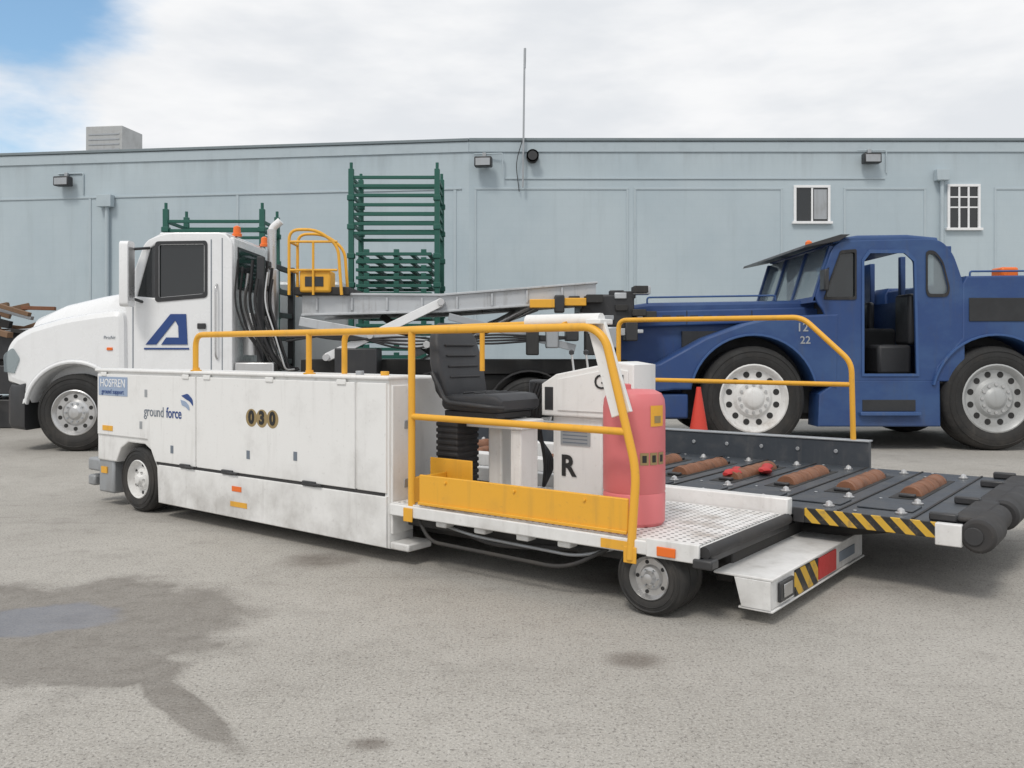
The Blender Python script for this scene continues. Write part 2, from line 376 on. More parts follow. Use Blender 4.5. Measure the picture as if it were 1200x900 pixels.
def walllamp(par,x,z,y):
    box('flood_lamp_body',par,x-.24,x+.24,y-.38,y-.12,z-.13,z+.15,BLK2,.03)
    box('flood_lamp_lens',par,x-.20,x+.20,y-.385,y-.372,z-.10,z+.10,GREY,.01)
    box('flood_lamp_bracket',par,x-.05,x+.05,y-.13,y,z+.0,z+.3,GREY,.01)
    tube('flood_lamp_conduit',par,[(x-.3,y-.03,z+.28),(x+.5,y-.03,z+.28),(x+.5,y-.03,z-.35)],.02,WALL2,.05)
walllamp(LW,-12.1,6.35,0); walllamp(LW,.45,6.57,0)
walllamp(WH,9.93,6.68,KY)
lathe('round_vent',WH,(.57,0,6.77),[(KY-.3,.17),(KY-.3,.13),(KY-.12,.12),(KY-.1,.17),(KY,.17)],BLK2)
def wwindow(x0,x1,z0,z1,nx,nz):
    box('window_glass',WH,x0,x1,KY-.012,KY-.004,z0,z1,GLS,0)
    t=.07
    FR=TWHITE
    box('window_frame_top',WH,x0-t,x1+t,KY-.06,KY,z1,z1+t,FR,.005); box('window_sill',WH,x0-t-.05,x1+t+.05,KY-.11,KY,z0-t,z0,FR,.005)
    box('window_frame_l',WH,x0-t,x0,KY-.06,KY,z0,z1,FR,.005); box('window_frame_r',WH,x1,x1+t,KY-.06,KY,z0,z1,FR,.005)
    for i in range(1,nx):
        x=x0+(x1-x0)*i/nx; box('window_mullion',WH,x-.025,x+.025,KY-.05,KY-.014,z0,z1,FR,.003)
    for i in range(1,nz):
        z=z0+(z1-z0)*i/nz; box('window_bar',WH,x0,x1,KY-.045,KY-.016,z-.02,z+.02,FR,.003)
wwindow(7.92,8.80,4.98,5.92,2,1)
box('window_blind',WH,8.42,8.78,KY-.02,KY-.013,5.05,5.88,GREY,0)
wwindow(12.2,12.98,4.80,5.95,3,2)
for z in (5.66,): box('window_bar',WH,12.2,12.98,KY-.045,KY-.016,z-.02,z+.02,TWHITE,.003)
cyl('downpipe_right',WH,(11.95,KY-.1,3.0),(11.95,KY-.1,6.3),.05,WALL2); box('pipe_hopper_right',WH,11.75,12.1,KY-.25,KY-.03,6.1,6.4,WALL2,.01)
AN=empty('radio_antenna')
tube('mast',AN,[(.30,KY-.2,5.9),(.35,KY-.2,9.7)],.028,GREY,0); tube('mast_bracket',AN,[(.33,KY,6.9),(.33,KY-.2,6.9)],.02,GREY,0)
tube('whip',AN,[(.35,KY-.2,9.2),(.36,KY-.2,9.75)],.035,GREY,0)
tube('guy_cable',AN,[(.32,KY-.2,7.3),(.1,KY-.15,6.6),(.2,KY-.1,5.8)],.012,BLK2,.3)
finalize(AN)
# ---------------------------------------------------------------- cargo loader
TH=math.atan2(-.606,.7955)
L=empty('cargo_loader',(.72,4.82,0),TH)
CD=.25
prism('engine_cabinet',L,[(-5.744,1.25),(-1.95,1.25),(-1.95,.10),(-4.74,.12)]+[(-4.76,.42),(-4.84,.56),(-4.95,.61),(-5.22,.61),(-5.34,.55),(-5.42,.42)]+[(-5.744,.42)],.012,CD,WHITE,bev=.014)
box('cabinet_rear_half',L,-5.73,-2.15,CD+.002,.9,.40,1.24,WHITE,.015)
prism('cabinet_door_rear',L,[(-5.72,.66),(-4.88,.66),(-4.76,.475),(-4.17,.475),(-4.17,1.215),(-5.72,1.215)],-.004,.03,WHITE,bev=.006)
prism('cabinet_door_main',L,[(-4.145,.475),(-2.27,.475),(-2.27,1.215),(-4.145,1.215)],-.004,.03,WHITE,bev=.006)
prism('cabinet_door_front',L,[(-2.245,.475),(-1.965,.475),(-1.965,1.215),(-2.245,1.215)],-.004,.03,WHITE,bev=.006)
prism('lower_skirt',L,[(-4.70,.13),(-1.96,.11),(-1.96,.452),(-4.70,.452)],-.008,.03,WHITE,bev=.006)
box('cabinet_lid',L,-5.76,-1.94,-.012,CD+.01,1.235,1.262,WHITE,.01)
box('door_gasket',L,-4.75,-1.99,.004,.016,.450,.478,BLK,.001)
for x in (-4.30,-3.72,-2.74): 
    box('latch',L,x-.07,x+.07,-.022,0,.455,.49,BLK2,.006)
    box('latch_lever',L,x+.02,x+.14,-.03,-.015,.462,.478,BLK2,.004)
for x in (-5.6,-4.3,-4.0,-3.2,-2.4):
    box('door_hinge',L,x-.045,x+.045,-.014,.0,1.195,1.232,WHITE,.004)
box('skirt_corner',L,-1.95,-1.78,.02,CD,.10,.15,WHITE,.01)
box('cabinet_end_panel',L,-1.955,-1.935,.03,CD-.02,.2,1.2,WHITE,.006)
for z in (.5,.9): box('handle_recess',L,-1.94,-1.93,.14,.21,z,z+.06,GREY,.004)
for (x,z) in ((-4.9,1.06),(-4.5,.60),(-4.98,.78),(-2.9,.66),(-3.46,.63)): box('small_label',L,x-.02,x+.02,-.007,-.0045,z-.035,z+.03,INKG if z<.7 else GREY,0)
text('brand_lettering',L,"ground",.125,(-4.93,-.006,.90),INKG,sx=.86,align='LEFT')
text('brand_lettering_bold',L,"force",.125,(-4.585,-.006,.90),INKB,bold=.0012,sx=.86,align='LEFT')
prism('swoosh_1',L,fil2([(-4.36,1.055),(-4.27,1.075),(-4.20,1.03),(-4.19,.97),(-4.235,1.01),(-4.30,1.03)],.02),-.009,-.005,INKB,bev=.0008)
prism('swoosh_2',L,fil2([(-4.37,1.02),(-4.30,1.01),(-4.25,.975),(-4.24,.93),(-4.30,.965),(-4.35,.975)],.02),-.009,-.005,LBLUE,bev=.0008)
for i,ch in enumerate("030"): 
    x=-3.42+i*.128
    lathe('number_disc_%d'%i,L,(x,0,.915),[(-.0055,.069),(-.0045,.069)],GOLD,'y',24)
    text('number_%d'%i,L,ch,.135,(x,-.0075,.915),INK,bold=.006,sx=1.0)
box('placard',L,-5.69,-5.2,-.008,-.0045,1.02,1.19,LBLUE,0)
text('placard_text',L,"HOSFREN",.105,(-5.445,-.0095,1.13),TWHITE,sx=.95)
text('placard_text_2',L,"ground support",.06,(-5.445,-.0095,1.055),INKB)
box('sticker_yellow_a',L,-5.62,-5.45,-.010,-.0045,.70,.745,YEL,0)
box('sticker_orange',L,-3.66,-3.54,-.012,-.009,.33,.37,ORG,0)
box('sticker_yellow_b',L,-3.68,-3.47,-.012,-.009,.21,.25,YEL,0)
for x in (-2.1,-2.35): cyl('filler_cap',L,(x,.12,1.26),(x,.12,1.29),.03,YEL if x==-2.1 else GREY)
box('rear_bumper',L,-5.98,-5.76,.04,3.4,.30,.42,GREY,.02)
box('rear_bumper_step',L,-5.98,-5.86,.04,.35,.16,.26,GREY,.02)
box('rear_frame_plate',L,-5.76,-5.50,.03,.3,.12,.44,GREY,.02)
box('reflector_rear',L,-5.70,-5.6,.02,.029,.30,.36,YEL,.0)
box('chassis',L,-5.7,-.9,.36,3.4,.16,.36,DARK,.02)
box('chassis_forward',L,-.9,.28,.45,3.3,.22,.36,DARK,.02)
box('wheel_housing',L,-5.5,-4.7,CD+.0,.37,.16,.8,DARK,.01)
wheel('rear_wheel',L,-5.087,.03,.29,.29,.22,.165,WHITE,bolts=6,dish=.03,holes=6)
wheel('front_wheel',L,-.0,.03,.205,.205,.26,.115,STEEL,bolts=6,dish=.02,holes=5)
wheel('front_wheel_far',L,-.0,3.35,.205,.205,.26,.115,STEEL,out=1,bolts=6,dish=.02)
wheel('rear_wheel_far',L,-5.087,3.42,.29,.29,.22,.165,WHITE,out=1,bolts=6,dish=.04)
box('front_fork',L,-.06,.06,.30,.42,.12,.36,DARK,.01)
box('operator_deck_frame',L,-1.94,.30,.0,1.2,.335,.412,WHITE,.008)
box('operator_deck_plate',L,-1.92,.29,.02,1.18,.413,.42,PERF,0)
box('deck_edge_lip',L,-.0,.31,-.004,.02,.33,.43,WHITE,.006)
box('sticker_deck_yellow',L,-.28,-.10,-.008,-.001,.345,.395,YEL,0)
box('marker_orange',L,.07,.18,-.014,-.004,.345,.395,ORG,.004)
tube('deck_end_bumper',L,[(.325,.03,.385),(.325,1.22,.385)],.034,BLK,0)
box('deck_end_channel',L,.30,.33,.0,1.24,.32,.36,BLK2,.004)
box('bumper_bracket',L,.28,.39,-.02,.07,.31,.36,BLK2,.01)
box('yellow_toe_board',L,-1.68,-.12,.015,.035,.435,.625,YEL,.006)
box('toe_board_lip',L,-1.68,-.12,.0,.015,.43,.45,YEL,.004)
for x in (-1.45,-.9,-.4): cyl('toe_board_bolt',L,(x,.004,.59),(x,.016,.59),.009,YEL,8)
box('yellow_inner_board',L,-1.90,-1.52,.36,.375,.43,.69,YEL,.006)
box('yellow_cross_board',L,-1.76,-1.74,.04,.355,.43,.60,YEL,.006)
R=.024
tube('near_rail_top',L,[(-4.21,.03,1.26),(-4.21,.03,1.56),(-.36,.03,1.57),(-.27,.03,1.50),(-.075,.03,.78),(-.095,.0,.30)],R,YEL,.10)
tube('near_rail_post',L,[(-1.76,.03,.33),(-1.76,.03,1.56)],R,YEL,0)
tube('near_rail_mid',L,[(-1.76,.03,1.0),(-.135,.03,.99)],R*.9,YEL,0)
tube('cabinet_rail_post',L,[(-2.79,.03,1.26),(-2.79,.03,1.56)],R*.9,YEL,0)
tube('inner_rail',L,[(-2.62,.22,1.26),(-2.62,.22,1.57),(-1.0,.33,1.60),(-.55,.06,1.585)],R*.9,YEL,.08)
tube('inner_rail_post',L,[(-1.38,.30,1.59),(-1.38,.30,1.30)],R*.7,YEL,0)
for x,z in ((-1.76,.33),(-.095,.30)): box('post_foot',L,x-.04,x+.04,-.01,.0,z-.02,z+.07,YEL,.004)
for x in (-4.21,-2.79): lathe('rail_flange',L,(x,.035,0),[(1.262,.045),(1.27,.045),(1.272,.03),(1.29,.028)],YEL,'z',16)
tube('white_arm_pad',L,[(-.86,.10,1.61),(-.34,.10,1.61)],.042,WHITE,0)
prism('white_guard_plate',L,[(-.42,1.60),(-.30,1.60),(-.13,1.10),(-.25,1.06)],.06,.09,WHITE,bev=.004)
box('post_cap',L,-.40,-.30,.02,.16,1.585,1.615,WHITE,.006)
def seat(par,x,y,z):
    secs=[]
    for t,h,wd in ((0,.05,.20),(.04,.09,.235),(.2,.10,.25),(.42,.11,.25),(.50,.10,.24),(.54,.05,.21)):
        secs.append([(x+t,y+p,z+q) for p,q in rrect(-wd,wd,-h*.4,h*.75,min(.035,h*.4))])
    loft('seat_cushion',par,secs,SEAT)
    secs=[]
    for t,th,wd in ((0,.09,.21),(.05,.11,.235),(.25,.10,.25),(.42,.09,.22),(.50,.07,.17),(.53,.03,.12)):
        cx=x+.02-t*.22
        secs.append([(cx+q,y+p,z+.04+t) for p,q in rrect(-wd,wd,-th*.5,th*.5,min(.03,th*.4))])
    loft('seat_backrest',par,secs,SEAT)
    for k in range(4): box('seat_rib_%d'%k,par,x+.065-(.14+k*.075)*.22,x+.08-(.14+k*.075)*.22,y-.16,y+.16,z+.18+k*.075,z+.195+k*.075,BLK2,.004)
    for k in range(3): box('cushion_rib_%d'%k,par,x+.17+k*.1,x+.185+k*.1,y-.18,y+.18,z+.075,z+.088,BLK2,.004)
    tube('armrest_frame',par,[(x-.03,y-.27,z+.22),(x+.1,y-.28,z+.02),(x+.46,y-.28,z+.0),(x+.55,y-.2,z-.01)],.016,BLK2,.06)
    box('seat_rail',par,x+.02,x+.48,y-.2,y+.2,z-.09,z-.04,BLK2,.01)
seat(L,-1.84,.62,1.06)
for k in range(12): box('suspension_fold_%d'%k,L,-1.90,-1.70,.42,.66,.44+k*.042,.470+k*.042,BLK,.008)
box('suspension_core',L,-1.893,-1.707,.427,.653,.42,.955,BLK,.01)
box('seat_base_box',L,-1.62,-1.50,.66,.9,.42,.90,WHITE,.012)
box('seat_support_post',L,-1.34,-1.25,.55,.75,.42,.90,WHITE,.01)
box('seat_support_beam',L,-1.85,-1.22,.52,.78,.902,.965,WHITE,.01)
prism('console_upper',L,[(-1.30,.98),(-.56,.98),(-.56,1.34),(-.70,1.36),(-1.18,1.27),(-1.30,1.2)],.86,1.16,WHITE,bev=.01)
box('console_lower',L,-1.23,-.83,.90,1.14,.42,.98,WHITE,.01)
box('console_lower_b',L,-.82,-.58,.94,1.14,.42,.98,WHITE,.01)
box('console_face',L,-1.27,-1.20,.855,.862,1.02,1.18,BLK2,.004)
prism('console_panel',L,[(-1.16,1.02),(-.60,1.02),(-.60,1.30),(-.71,1.315),(-1.16,1.235)],.850,.862,WHITE,bev=.003)
text('letter_R',L,"R",.20,(-1.10,.894,.63),INK,bold=.006)
text('console_number',L,"G14",.14,(-.74,.845,1.22),INK)
box('console_label',L,-1.16,-.92,.892,.898,.78,.90,GREY,.0)
for k in range(4): box('label_line_%d'%k,L,-1.14,-.94,.889,.892,.795+k*.025,.803+k*.025,INKG,0)
for i,x in enumerate((-1.12,-1.0,-.9)): 
    cyl('lever_%d'%i,L,(x,1.0,1.28),(x-.02,1.0,1.42),.008,STEEL); lathe('lever_knob_%d'%i,L,(x-.02,1.0,1.42),[(-.02,.005),(-.01,.018),(.01,.018),(.02,.005)],BLK2,'z',12)
for i in range(5): tube('hose_%d'%i,L,[(-1.33-.03*i,1.0,1.2),(-1.42-.03*i,.98,.95),(-1.36,1.0+.03*i,.62),(-1.45,1.1,.44)],.014,BLK,.15)
box('junction_box',L,-1.52,-1.36,1.0,1.12,.95,1.22,BLK2,.02)
prof=[(.42,.13),(.42,.165),(.44,.18),(.60,.183),(.61,.178),(.62,.183),(1.10,.183),(1.15,.178),(1.185,.16),(1.205,.12),(1.21,.01)]
lathe('red_drum',L,(-.289,.383,0),prof,PINK,'z',48)
lathe('drum_cap',L,(-.33,.36,0),[(1.20,.03),(1.235,.03),(1.24,.02)],PINK,'z',20)
def on_drum(name,a0,a1,z0,z1,mat,r=.1855):
    vs=[];n=8
    for i in range(n+1):
        t=math.radians(a0+(a1-a0)*i/n)
        for z in (z0,z1): vs.append((-.289+r*math.cos(t),.383+r*math.sin(t),z))
    mk(name,vs,[(2*i,2*i+2,2*i+3,2*i+1) for i in range(n)],mat,L,60)
on_drum('drum_label',-30,2,1.0,1.12,YEL); on_drum('drum_label_print',-22,-6,1.02,1.06,GOLD,.187)
for i in range(3):
    on_drum('drum_number_%d'%i,-50+i*19,-34+i*19,.78,.85,GOLD,.186)
    on_drum('drum_number_core_%d'%i,-46+i*19,-38+i*19,.795,.835,INK,.1875)
box('centre_beam',L,-2.2,.33,1.21,1.30,.40,.51,WHITE,.008)
box('centre_beam_back',L,-5.6,-2.2,1.21,1.30,.40,.51,WHITE,.008)
box('mid_rail_block',L,-2.6,-1.5,1.6,1.75,.455,.56,WHITE,.008); box('mid_rail_block_b',L,-2.9,-1.2,2.3,2.42,.455,.60,WHITE,.008)
box('roller_deck',L,-5.6,1.30,1.305,3.5,.40,.45,DECK,.01)
box('far_side_plate',L,-5.6,.185,3.50,3.56,.36,.66,DECK,.008)
box('far_side_cap',L,-5.6,.185,3.49,3.60,.66,.675,GREY,.004)
for k in range(8): cyl('plate_bolt_%d'%k,L,(-2.4+k*.33,3.498,.57),(-2.4+k*.33,3.49,.57),.018,GREY,10)
box('side_hazard_strip',L,.41,1.17,1.285,1.304,.362,.452,HAZ,.003)
box('side_end_block',L,1.17,1.31,1.25,1.304,.33,.455,WHITE,.006)
box('near_side_rail',L,.34,.41,1.28,1.304,.362,.452,BLK2,.004)
for x in [-5.2+.43*k for k in range(15)]:
    box('roller_slot',L,x-.10,x+.10,2.02,3.08,.451,.4535,INK,0)
    cyl('roller',L,(x,2.18,.440),(x,2.96,.440),.072,RUST,24)
    for q in range(5): lathe('roller_ring',L,(x,0,.440),[(2.22+q*.17,.0725),(2.225+q*.17,.076),(2.245+q*.17,.076),(2.25+q*.17,.0725)],RUST,'y',20,caps=(False,False))
    for yy in (2.10,3.02): box('roller_bearing',L,x-.05,x+.05,yy-.03,yy+.03,.4545,.475,BLK2,.006)
    box('panel_seam',L,x+.208,x+.222,1.32,3.48,.451,.458,BLK,.001)
    for yy in (1.45,1.86,3.28):
        lathe('ball_caster',L,(x+.12,yy,0),[(.4515,.036),(.460,.036),(.463,.024),(.478,.02),(.488,.004)],STEEL,'z',14)
    box('raised_panel',L,x-.16,x+.17,1.52,1.76,.451,.462,DECK,.006)
    for yy in (1.38,1.95,3.18,3.42): cyl('deck_bolt',L,(x-.13,yy,.45),(x-.13,yy,.458),.012,GREY,8)
for k,(a0,a1) in enumerate(((1.26,1.62),(1.66,2.0),(2.06,2.9),(2.96,3.30),(3.34,3.58))):
    cyl('end_roller_%d'%k,L,(1.375+(0.0 if k%2 else .015),a0,.40),(1.375+(0.0 if k%2 else .015),a1,.40),.080 if k%2 else .095,BLK,28,bev=.02)
cyl('end_roller_shaft',L,(1.37,1.25,.40),(1.37,3.58,.40),.05,BLK2)
box('end_rubber_flap',L,1.24,1.38,1.35,3.48,.455,.485,BLK,.012)
for yy in (1.36,2.05,2.93,3.45): box('end_hinge',L,1.12,1.27,yy-.03,yy+.03,.452,.50,BLK2,.01)
for i,(x,y) in enumerate(((-.50,2.15),(-.36,2.45))):
    secs=[]
    for t,rr in ((0,.02),(.05,.045),(.12,.05),(.20,.032),(.27,.042),(.32,.02)):
        secs.append([(x+rr*1.1*math.cos(a)+.03*math.sin(t*14+i),y+t,.49+rr*.6*math.sin(a)+.01*math.sin(t*25+i)) for a in [2*math.pi*k/10 for k in range(10)]])
    loft('red_glove_%d'%i,L,secs,RED)
y=3.53
tube('far_rail',L,[(-2.25,y,.66),(-2.25,y,1.73),(-.39,y,1.72),(.03,y,1.33),(.045,y,.66)],R,YEL,.09)
tube('far_rail_mid',L,[(-2.25,y,1.14),(.04,y,1.14)],R*.9,YEL,0)
box('lower_front_beam',L,.50,.60,.25,1.85,.085,.235,WHITE,.008)
box('lower_front_flange',L,.28,.61,.24,1.86,.236,.25,WHITE,.004)
box('lower_front_bottom_flange',L,.42,.61,.24,1.86,.072,.084,WHITE,.004)
prism('lower_end_plate',L,[(.44,.085),(.60,.085),(.60,.235),(.40,.235)],.235,.249,WHITE,bev=.003)
box('beam_web',L,.20,.30,.45,1.7,.14,.33,DARK,.01)
for yy in (.5,1.2,1.7): box('beam_link',L,.28,.50,yy,yy+.05,.15,.235,WHITE,.005)
box('beam_lamp_box',L,.601,.62,.33,.53,.11,.215,BLK2,.006)
box('beam_lamp',L,.62,.626,.37,.49,.13,.20,STEEL,.004)
box('beam_hazard',L,.601,.608,.58,.95,.09,.23,HAZ2,.0)
box('beam_red',L,.601,.609,.97,1.28,.10,.225,RED,.0)
box('beam_lettering',L,.602,.606,1.36,1.66,.13,.19,INKG,.0)
tube('under_hoop',L,[(-1.72,.05,.33),(-1.62,.05,.19),(-.55,.05,.17),(-.30,.1,.31)],.012,DARK,.15)
tube('under_hose',L,[(-1.5,.15,.3),(-1.2,.12,.22),(-.7,.15,.25),(-.3,.25,.3)],.018,BLK,.2)
tube('under_pipe',L,[(-1.6,.12,.30),(-1.3,.10,.26),(-.5,.10,.24),(-.3,.16,.3)],.010,GREY,.15)
for x in (-1.5,-1.18,-.85,-.55): box('frame_bracket',L,x-.05,x+.04,.03,.12,.295,.335,WHITE,.01)
box('under_beam',L,-1.95,-.15,.18,.30,.24,.33,DARK,.01)
cyl('hydraulic_ram',L,(-1.8,.4,.2),(-.4,.4,.26),.04,STEEL)
cyl('lift_arm',L,(-.2,1.6,.16),(.9,1.6,.36),.05,DARK)
cyl('lift_arm_far',L,(-.2,3.0,.16),(.9,3.0,.36),.05,DARK)
finalize(L)
# ---------------------------------------------------------------- white truck
Tk=empty('flatbed_truck',(0,12.5,0))
YC=1.15
secs=[]
for x,zt,hw in ((-7.14,1.40,.52),(-7.08,1.68,.64),(-6.90,1.90,.74),(-6.45,2.08,.82),(-5.9,2.20,.88),(-5.38,2.28,.95)):
    secs.append([(x,YC+p,q) for p,q in rrect(-hw,hw,.8,zt,.26,7)])
loft('hood',Tk,secs,TWHITE)
ar=arc(-6.13,.57,.64,170,8,16)
fo=fil2([(-7.07,.98),(-7.12,1.32),(-7.03,1.58),(-6.78,1.74),(-6.3,1.88),(-5.8,1.96),(-5.41,2.0),(-5.40,.66)],.16)+list(reversed(ar))+[(-6.85,.9)]
prism('fender_near',Tk,fo,.02,.62,TWHITE,bev=.09)
prism('fender_far',Tk,fo,1.70,2.28,TWHITE,bev=.09)
prism('fender_flare',Tk,arc(-6.13,.57,.72,4,172,22)+list(reversed(arc(-6.13,.57,.66,4,172,22))),-.0,.10,TWHITE,bev=.025)
secs=[]
for x,a,z0,z1 in ((-7.20,.45,.42,.82),(-7.16,.25,.36,.88),(-7.04,.08,.32,.95),(-6.80,.0,.30,.97)):
    secs.append([(x,YC+p,q) for p,q in rrect(-1.15+a,1.15-a,z0,z1,.06,3)])
loft('bumper',Tk,secs,BLK2)
box('grille',Tk,-7.16,-7.10,.75,1.55,.95,1.38,STEEL,.02)
prism('headlamp',Tk,fil2([(-7.09,1.12),(-7.10,1.36),(-6.97,1.46),(-6.87,1.3),(-6.95,1.10)],.04),.0,.06,GLS2,bev=.006)
box('side_marker',Tk,-5.66,-5.58,.005,.03,1.42,1.46,ORG,.005)
wheel('front_wheel',Tk,-6.13,.04,.545,.545,.30,.31,STEEL,bolts=10,dish=.03,holes=10)
wheel('front_wheel_far',Tk,-6.13,2.26,.545,.545,.30,.31,STEEL,out=1,bolts=10,dish=.03)
for x in (-1.0,.25):
    wheel('rear_wheel_%d'%(x*10),Tk,x,.04,.52,.52,.58,.30,STEEL,bolts=10,dish=.10)
    wheel('rear_wheel_far_%d'%(x*10),Tk,x,2.26,.52,.52,.58,.30,STEEL,out=1,bolts=10,dish=.10)
cabo=fil2(((-5.40,.85),(-5.45,2.18),(-5.16,2.97),(-4.85,3.08),(-4.05,3.08),(-3.93,2.95),(-3.93,.85)),.12)
wnd_f=[(-5.28,2.18),(-5.09,2.86),(-5.03,2.90),(-5.03,2.16)]
wnd=fil2([(-4.98,2.4),(-4.98,2.92),(-4.33,2.93),(-4.31,2.90),(-4.31,2.2),(-4.98,2.14),(-4.98,2.38)],.05)
prism('cab_side_near',Tk,cabo,.10,.16,TWHITE,holes=[wnd_f,wnd],bev=.02)
prism('cab_side_far',Tk,cabo,2.14,2.20,TWHITE,holes=[wnd_f,wnd],bev=.02)
box('cab_roof',Tk,-4.98,-4.03,.15,2.15,3.02,3.085,TWHITE,.02)
prism('cab_floor_block',Tk,[(-5.40,.87),(-5.40,2.1),(-5.25,2.1),(-5.2,1.4),(-3.97,1.4),(-3.97,.87)],.155,2.145,INT)
box('cab_back',Tk,-3.99,-3.925,.155,2.145,.87,3.02,TWHITE,.02)
box('back_window',Tk,-3.924,-3.915,.35,1.6,2.33,2.86,GLS,.0)
box('back_window_seal',Tk,-3.923,-3.918,.31,1.64,2.29,2.90,BLK2,.01)
prism('windshield',Tk,[(-5.43,2.17),(-5.15,2.93),(-5.13,2.93),(-5.41,2.17)],.16,2.14,GLS,bev=.001)
prism('roof_front',Tk,[(-5.16,2.93),(-5.13,2.98),(-4.97,3.06),(-4.97,3.02),(-5.12,2.93)],.15,2.15,TWHITE,bev=.002)
prism('side_glass',Tk,[(-5.29,2.13),(-5.08,2.93),(-4.30,2.95),(-4.30,2.12)],.128,.132,GLS,bev=.0005)
prism('side_glass_far',Tk,[(-5.29,2.13),(-5.08,2.93),(-4.30,2.95),(-4.30,2.12)],2.168,2.172,GLS,bev=.0005)
def outline_scale(o,k):
    cx=sum(p[0] for p in o)/len(o);cz=sum(p[1] for p in o)/len(o)
    return [(cx+(p[0]-cx)*(1+k),cz+(p[1]-cz)*(1+k)) for p in o]
for i,o in enumerate((wnd,)): prism('window_seal_%d'%i,Tk,outline_scale(o,.09),.088,.101,BLK2,holes=[outline_scale(o,-.03)],bev=.003)
for nm,x0,x1,z0,z1 in (('door_seam_front',-5.335,-5.323,.95,2.14),('door_seam_back',-4.235,-4.223,.95,2.98),('cab_seam',-4.08,-4.07,.9,3.0)): box(nm,Tk,x0,x1,.094,.1,z0,z1,INKG,0)
box('door_handle',Tk,-4.42,-4.30,.07,.095,1.72,1.80,BLK2,.01)
tube('grab_handle',Tk,[(-4.15,.10,1.3),(-4.15,.04,1.35),(-4.15,.04,2.3),(-4.15,.10,2.35)],.014,STEEL,.04)
secs=[[(x,y0+p,q) for p,q in rrect(-.12,.12,2.02,2.92,.06,4)] for x,y0 in ((-5.36,-.16),(-5.28,-.17),(-5.24,-.17))]
loft('mirror_near',Tk,secs,TWHITE)
box('mirror_glass',Tk,-5.24,-5.234,-.26,-.07,2.1,2.84,STEEL,.01)
tube('mirror_arm',Tk,[(-5.2,.11,2.1),(-5.26,-.1,2.14)],.02,BLK2,0); tube('mirror_arm_top',Tk,[(-5.1,.11,2.86),(-5.26,-.1,2.82)],.02,BLK2,0)
loft('mirror_far',Tk,[[(x,2.45+p,q) for p,q in rrect(-.12,.12,2.02,2.92,.06,4)] for x in (-5.36,-5.26,-5.2)],TWHITE)
prism('logo_a_left',Tk,[(-5.15,1.50),(-4.80,1.93),(-4.66,1.93),(-5.00,1.50)],.088,.096,INKB,bev=.001)
prism('logo_a_right',Tk,[(-4.78,1.93),(-4.58,1.93),(-4.56,1.50),(-4.68,1.50),(-4.69,1.76)],.086,.0945,INKB,bev=.001)
prism('logo_bar',Tk,[(-4.93,1.50),(-4.86,1.60),(-4.66,1.60),(-4.66,1.50)],.087,.095,INKB,bev=.001)
box('logo_underline',Tk,-5.17,-4.54,.09,.096,1.43,1.455,INKB,0)
text('hood_text',Tk,"ProAir",.06,(-5.62,.01,1.60),INKG)
for x,y in ((-4.02,.6),(-3.98,1.9)): lathe('beacon',Tk,(x,y,0),[(3.08,.07),(3.12,.07),(3.13,.055),(3.22,.05),(3.24,.02)],ORG,'z',16)
for k in range(3): box('clearance_lamp_%d'%k,Tk,-4.9,-4.82,.6+k*.5,.68+k*.5,3.085,3.11,ORG,.01)
lathe('exhaust_stack',Tk,(-3.55,.75,0),[(1.0,.10),(2.6,.10),(2.62,.065),(3.1,.065),(3.2,.07)],STEEL,'z',20)
tube('exhaust_tip',Tk,[(-3.55,.75,3.1),(-3.55,.75,3.22),(-3.42,.75,3.33)],.06,TWHITE,.1)
box('headache_rack_post_l',Tk,-3.62,-3.52,.2,.3,1.0,2.75,BLK2,.01)
box('headache_rack_post_r',Tk,-3.62,-3.52,1.95,2.05,1.0,2.75,BLK2,.01)
for k in range(5): box('headache_rack_bar_%d'%k,Tk,-3.6,-3.54,.3,1.95,1.2+k*.36,1.28+k*.36,BLK2,.01)
for k in range(14):
    x=-3.86+.035*k; y=.12+.12*(k%4)
    tube('cab_hose_%d'%k,Tk,[(x,y,2.70-.09*(k%5)),(x-.05,y-.02,2.1),(x+.09,y-.03,1.7-.05*(k%3)),(x+.25,y,1.5-.03*k),(x+.35,y+.1,1.15)],.014+.004*(k%3),(BLK,BLK,STEEL,BLK,DARK)[k%5],.2)
cyl('air_filter',Tk,(-3.75,.45,1.35),(-3.75,.45,1.95),.13,STEEL); box('battery_box',Tk,-3.9,-3.35,.1,.6,.75,1.25,STEEL,.02)
box('fuel_tank',Tk,-5.3,-4.0,.05,.55,.45,.85,STEEL,.1)
for y0 in (.72,1.46): box('chassis_rail_%d'%(y0*10),Tk,-6.7,1.8,y0,y0+.1,.82,1.06,DARK,.01)
for y0 in (.30,1.88):
    prism('bed_beam_%d'%(y0*10),Tk,[(-3.0,2.22),(-1.0,2.20),(1.2,2.38),(1.2,2.14),(-1.0,1.98),(-3.0,1.93)],y0,y0+.12,SILV,bev=.008)
    prism('bed_beam_flange_%d'%(y0*10),Tk,[(-3.02,2.24),(-1.0,2.225),(1.22,2.40),(1.22,2.375),(-1.0,2.195),(-3.02,2.21)],y0-.05,y0+.17,SILV,bev=.003)
    prism('bed_beam_lower_%d'%(y0*10),Tk,[(-3.0,1.94),(-1.0,1.99),(1.22,2.15),(1.22,2.12),(-1.0,1.96),(-3.0,1.91)],y0-.05,y0+.17,SILV,bev=.003)
for k in range(8): box('beam_stiffener_%d'%k,Tk,-2.8+k*.5,-2.77+k*.5,.27,.30,1.99+max(0,k-3.6)*.045,2.17+max(0,k-3.6)*.045,SILV,.004)
prism('bed_floor',Tk,[(-2.9,2.15),(-1.0,2.13),(1.2,2.31),(1.2,2.28),(-1.0,2.10),(-2.9,2.12)],.42,1.88,SILV,bev=.003)
